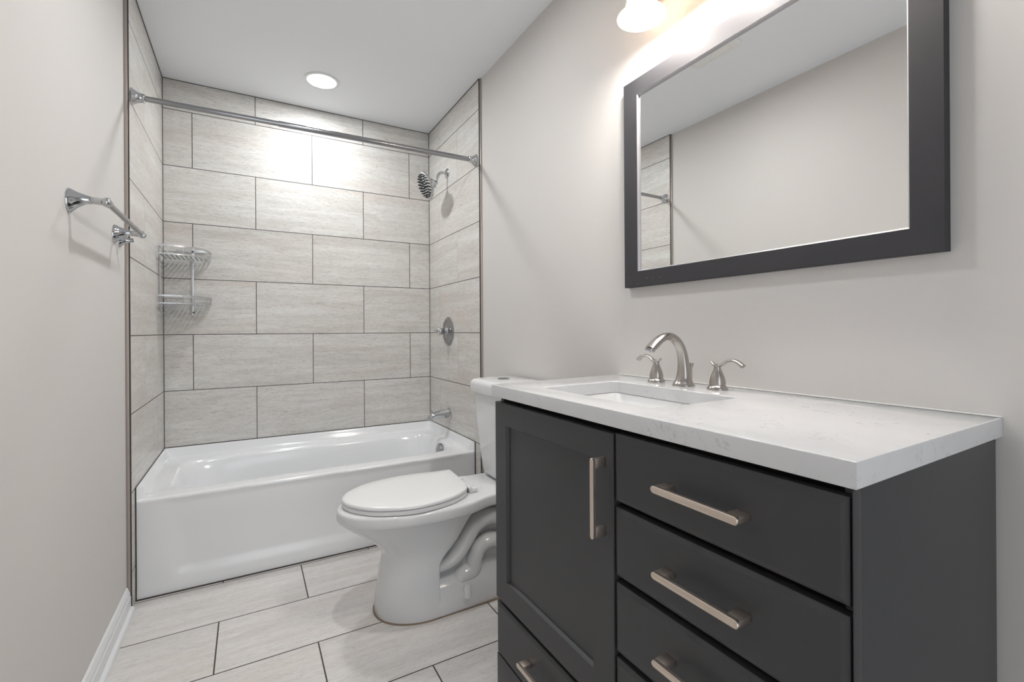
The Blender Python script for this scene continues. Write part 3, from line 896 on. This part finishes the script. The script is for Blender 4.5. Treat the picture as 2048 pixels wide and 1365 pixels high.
rings = [rounded_quad(SK, CZ - CT, 0.022), rounded_quad(SK, CZ - 0.002, 0.022), rounded_quad(SK, CZ, 0.023, grow=0.002)]
N_ = len(rings[0])
def outer_match(z, inset):
    q = quad_ring(cq, z, inset)
    out = []
    for i in range(4):
        out += [q[i]] * 6
    return out
vr = [[bm.verts.new(p) for p in r] for r in rings]
for a_, b_ in zip(vr[:-1], vr[1:]):
    for i in range(N_):
        j = (i + 1) % N_
        bm.faces.new((a_[i], a_[j], b_[j], b_[i]))
o_top = [bm.verts.new(p) for p in quad_ring(cq, CZ, 0.0028)]
o_t2 = [bm.verts.new(p) for p in quad_ring(cq, CZ - 0.0009, 0.0009)]
o_t3 = [bm.verts.new(p) for p in quad_ring(cq, CZ - 0.003, 0.0)]
o_b3 = [bm.verts.new(p) for p in quad_ring(cq, CZ - CT + 0.001, 0.0)]
o_bot = [bm.verts.new(p) for p in quad_ring(cq, CZ - CT, 0.001)]
for A, B in ((o_top, o_t2), (o_t2, o_t3), (o_t3, o_b3), (o_b3, o_bot)):
    for i in range(4):
        j = (i + 1) % 4
        bm.faces.new((A[i], A[j], B[j], B[i]))
for inner, outer in ((vr[-1], o_top), (vr[0], o_bot)):
    for i in range(4):
        grp = inner[i * 6:(i + 1) * 6]
        for k_ in range(5):
            bm.faces.new((outer[i], grp[k_], grp[k_ + 1]))
        j = (i + 1) % 4
        bm.faces.new((outer[i], grp[5], inner[(j * 6) % N_], outer[j]))
ct = link('countertop', bm, M['quartz'], None, 30)
prop(ct, 'white grey-veined quartz countertop with sink cut-out on the charcoal vanity', 'countertop')
bm = bmesh.new()
box(bm, WR - 0.003, WR, 0.274, 1.213, CZ + 0.0002, CZ + 0.0025, 0.0008)
struct('trim_7', bm, M['caulk'])

# undermount sink
bm = bmesh.new()
rs = [rounded_quad(SK, CZ - CT - 0.0005, 0.03, grow=0.02), rounded_quad(SK, CZ - CT - 0.0005, 0.03, grow=0.004), rounded_quad(SK, CZ - CT - 0.004, 0.034, grow=0.001),
      rounded_quad(SK, CZ - CT - 0.06, 0.045, grow=-0.006), rounded_quad(SK, CZ - CT - 0.10, 0.06, grow=-0.018), rounded_quad(SK, CZ - CT - 0.122, 0.06, grow=-0.045),
      rounded_quad(SK, CZ - CT - 0.130, 0.04, grow=-0.09)]
ring_loft(bm, rs, True, False, True)
sk = thing('sink', 'white rectangular undermount sink below the countertop opening', 'sink', (0.826, 0.855, CZ - CT))
link('basin', bm, M['sink'], sk, 50)
link('drain', lathe(bmesh.new(), (0.84, 0.855, CZ - CT - 0.1302), (0, 0, 1), [(0, 0.023), (0.002, 0.022), (0.004, 0.012), (0.005, 0.002)], 28), M['nickel'], sk)
link('overflow_ring', lathe(bmesh.new(), (0.962, 0.855, CZ - CT - 0.03), (-1, 0, 0), [(-0.002, 0.010), (0.0, 0.0098), (0.0006, 0.006)], 20), M['nickel'], sk)

# ---------------------------------------------------------------- faucet
fa = thing('faucet', 'brushed nickel widespread faucet with arched spout and two lever handles', 'faucet', (1.04, 0.872, CZ))
FYc = 0.872
bm = bmesh.new()
sec = [((1.036, CZ + 0.0005), 0.0245, 0.0245, (0, 0, 1)), ]
path = [(1.036, FYc, CZ + 0.0005), (1.036, FYc, CZ + 0.004), (1.0365, FYc, CZ + 0.012), (1.037, FYc, CZ + 0.024), (1.037, FYc, CZ + 0.045), (1.034, FYc, CZ + 0.072), (1.026, FYc, CZ + 0.100),
        (1.010, FYc, CZ + 0.122), (0.988, FYc, CZ + 0.1345), (0.965, FYc, CZ + 0.135), (0.943, FYc, CZ + 0.127), (0.923, FYc, CZ + 0.114), (0.907, FYc, CZ + 0.103)]
rad = [(0.0300, 0.0300), (0.0285, 0.0285), (0.0240, 0.0240), (0.0200, 0.0198), (0.0168, 0.0162), (0.0148, 0.0142), (0.0135, 0.0128), (0.0130, 0.0118), (0.0128, 0.0108), (0.0135, 0.0102), (0.0150, 0.0105),
       (0.0165, 0.0110), (0.0165, 0.0095)]
sweep(bm, path, rad, 20, 5, side=(0, 1, 0))
link('spout', bm, M['nickel'], fa, 60)
bm = lathe(bmesh.new(), (0.912, FYc, CZ + 0.104), (-0.35, 0, -1), [(0, 0.012), (0.006, 0.0115), (0.0065, 0.008)], 20)
link('aerator', bm, M['steel'], fa)
def lever(y, s):
    X = 1.045
    bm = lathe(bmesh.new(), (X, y, CZ + 0.0005), (0, 0, 1), [(0, 0.0255), (0.002, 0.0255), (0.010, 0.0205), (0.0105, 0.0190), (0.012, 0.0190), (0.0125, 0.0200), (0.020, 0.0196), (0.032, 0.0168), (0.044, 0.0120), (0.053, 0.0085), (0.058, 0.0082), (0.060, 0.0085)], 36)
    h = link('handle_base', bm, M['nickel'], fa, 40)
    zt = CZ + 0.061
    bm = bmesh.new()
    sweep(bm, [(X, y - s * 0.017, zt + 0.0085), (X, y - s * 0.009, zt + 0.002), (X, y + s * 0.002, zt - 0.0005), (X, y + s * 0.014, zt + 0.004), (X, y + s * 0.026, zt + 0.0115),
               (X, y + s * 0.042, zt + 0.0155), (X, y + s * 0.057, zt + 0.012), (X, y + s * 0.071, zt + 0.002)],
          [(0.004, 0.0022), (0.0065, 0.0035), (0.0085, 0.0048), (0.0072, 0.0042), (0.0066, 0.0038), (0.0080, 0.0040), (0.0090, 0.0045), (0.0088, 0.0055)], 18, 6, side=(1, 0, 0))
    link('lever', bm, M['nickel'], h, 60)
lever(0.773, -1)
lever(0.978, 1)
bm = lathe(bmesh.new(), (1.075, 0.879, CZ + 0.0005), (0, 0, 1), [(0, 0.0035), (0.044, 0.0030), (0.045, 0.0035), (0.050, 0.005), (0.058, 0.0075), (0.0595, 0.007), (0.060, 0.002)], 20)
link('lift_rod', bm, M['nickel'], fa)

# ---------------------------------------------------------------- mirror
MX = 1.0935
my0, my1, mz0, mz1 = 0.339, 1.160, 1.219, 1.893
iy0, iy1, iz0, iz1 = 0.3955, 1.0955, 1.2725, 1.836
mir = thing('wall_mirror', 'rectangular wall mirror in a wide flat charcoal frame above the vanity', 'mirror', (MX, 0.75, 1.55))
M['frame'] = plain('charcoal_frame', (0.042, 0.041, 0.045), 0.55, spec=0.25, bump=(600, 0.05, 0.0003))
M['framelip'] = plain('silver_frame_lip', (0.42, 0.41, 0.43), 0.35, 0.6)
def rc2(i, x, y0=my0, y1=my1, z0=mz0, z1=mz1): return [(x, y0 + i, z0 + i), (x, y1 - i, z0 + i), (x, y1 - i, z1 - i), (x, y0 + i, z1 - i)]
bm = bmesh.new()
ring_loft(bm, [rc2(0.006, WR - 0.0005), rc2(0.0, WR - 0.0010), rc2(0.0, MX + 0.0012), rc2(0.0012, MX),
               rc2(0, MX, iy0 - 0.004, iy1 + 0.004, iz0 - 0.004, iz1 + 0.004)], True, True, False)
fr = link('frame', bm, M['frame'], mir, 20)
bm = bmesh.new()
ring_loft(bm, [rc2(0, MX, iy0 - 0.004, iy1 + 0.004, iz0 - 0.004, iz1 + 0.004), rc2(0, MX + 0.0035, iy0 - 0.0008, iy1 + 0.0008, iz0 - 0.0008, iz1 + 0.0008),
               rc2(0, MX + 0.009, iy0, iy1, iz0, iz1)], True, False, False)
link('inner_lip', bm, M['framelip'], mir, 20)
bm = bmesh.new()
vs = [bm.verts.new(p) for p in rc2(0, MX + 0.0085, iy0 - 0.002, iy1 + 0.002, iz0 - 0.002, iz1 + 0.002)]
vb = [bm.verts.new((MX + 0.012, v.co.y, v.co.z)) for v in vs]
bm.faces.new(vs); bm.faces.new(list(reversed(vb)))
for i in range(4):
    j = (i + 1) % 4
    bm.faces.new((vs[i], vb[i], vb[j], vs[j]))
link('mirror_glass', bm, M['glassmirror'], mir, 20)
# small white paint flecks on the frame face
for (yy, zz) in ((1.140, 1.255), (1.098, 1.228), (1.060, 1.243), (1.035, 1.240), (1.008, 1.240), (1.132, 1.232)):
    link('paint_fleck', lathe(bmesh.new(), (MX - 0.0002, yy, zz), (-1, 0, 0), [(0, 0.0007), (0.0003, 0.0004)], 8), M['trimwhite'], fr)

# ---------------------------------------------------------------- vanity light bar
SX, SZ = 0.994, 1.986
vlt = thing('vanity_light', 'wall vanity light with glowing frosted bell shade above the mirror', 'wall lamp', (WR, 0.75, 2.12))
bm = new_box(WR - 0.022, WR - 0.0005, 0.45, 1.05, 2.10, 2.20, 0.008, 3)
link('backplate', bm, M['nickel'], vlt)
for yy in (0.978, 0.75, 0.522):
    bm = sweep(bmesh.new(), [(WR - 0.018, yy, 2.14), (1.06, yy, 2.145), (1.01, yy, 2.14), (SX, yy, 2.118), (SX, yy, 2.10)], 0.008, 16, 6)
    lathe(bm, (SX, yy, 2.075), (0, 0, 1), [(0, 0.020), (0.03, 0.020), (0.034, 0.012)], 24)
    link('lamp_arm', bm, M['nickel'], vlt)
    prof = [(2.090 - SZ, 0.022), (2.075 - SZ, 0.030), (2.055 - SZ, 0.037), (2.03 - SZ, 0.042), (2.01 - SZ, 0.048), (1.995 - SZ, 0.058), (0.0, 0.0705),
            (-0.0005, 0.0700), (0.0, 0.0670), (1.995 - SZ, 0.0555), (2.01 - SZ, 0.0455), (2.03 - SZ, 0.0395), (2.055 - SZ, 0.0345), (2.075 - SZ, 0.0275), (2.088 - SZ, 0.020)]
    bm = lathe(bmesh.new(), (SX, yy, SZ), (0, 0, 1), prof, 48, False, False)
    s_ = link('lamp_shade', bm, M['shade'], vlt, 60)
    bm = lathe(bmesh.new(), (SX, yy, 1.972), (0, 0, 1), [(0, 0.002), (0.002, 0.012), (0.008, 0.021), (0.018, 0.0275), (0.030, 0.030), (0.045, 0.028), (0.062, 0.021), (0.080, 0.0145), (0.10, 0.0135)], 28)
    link('bulb', bm, M['bulb'], s_, 60)
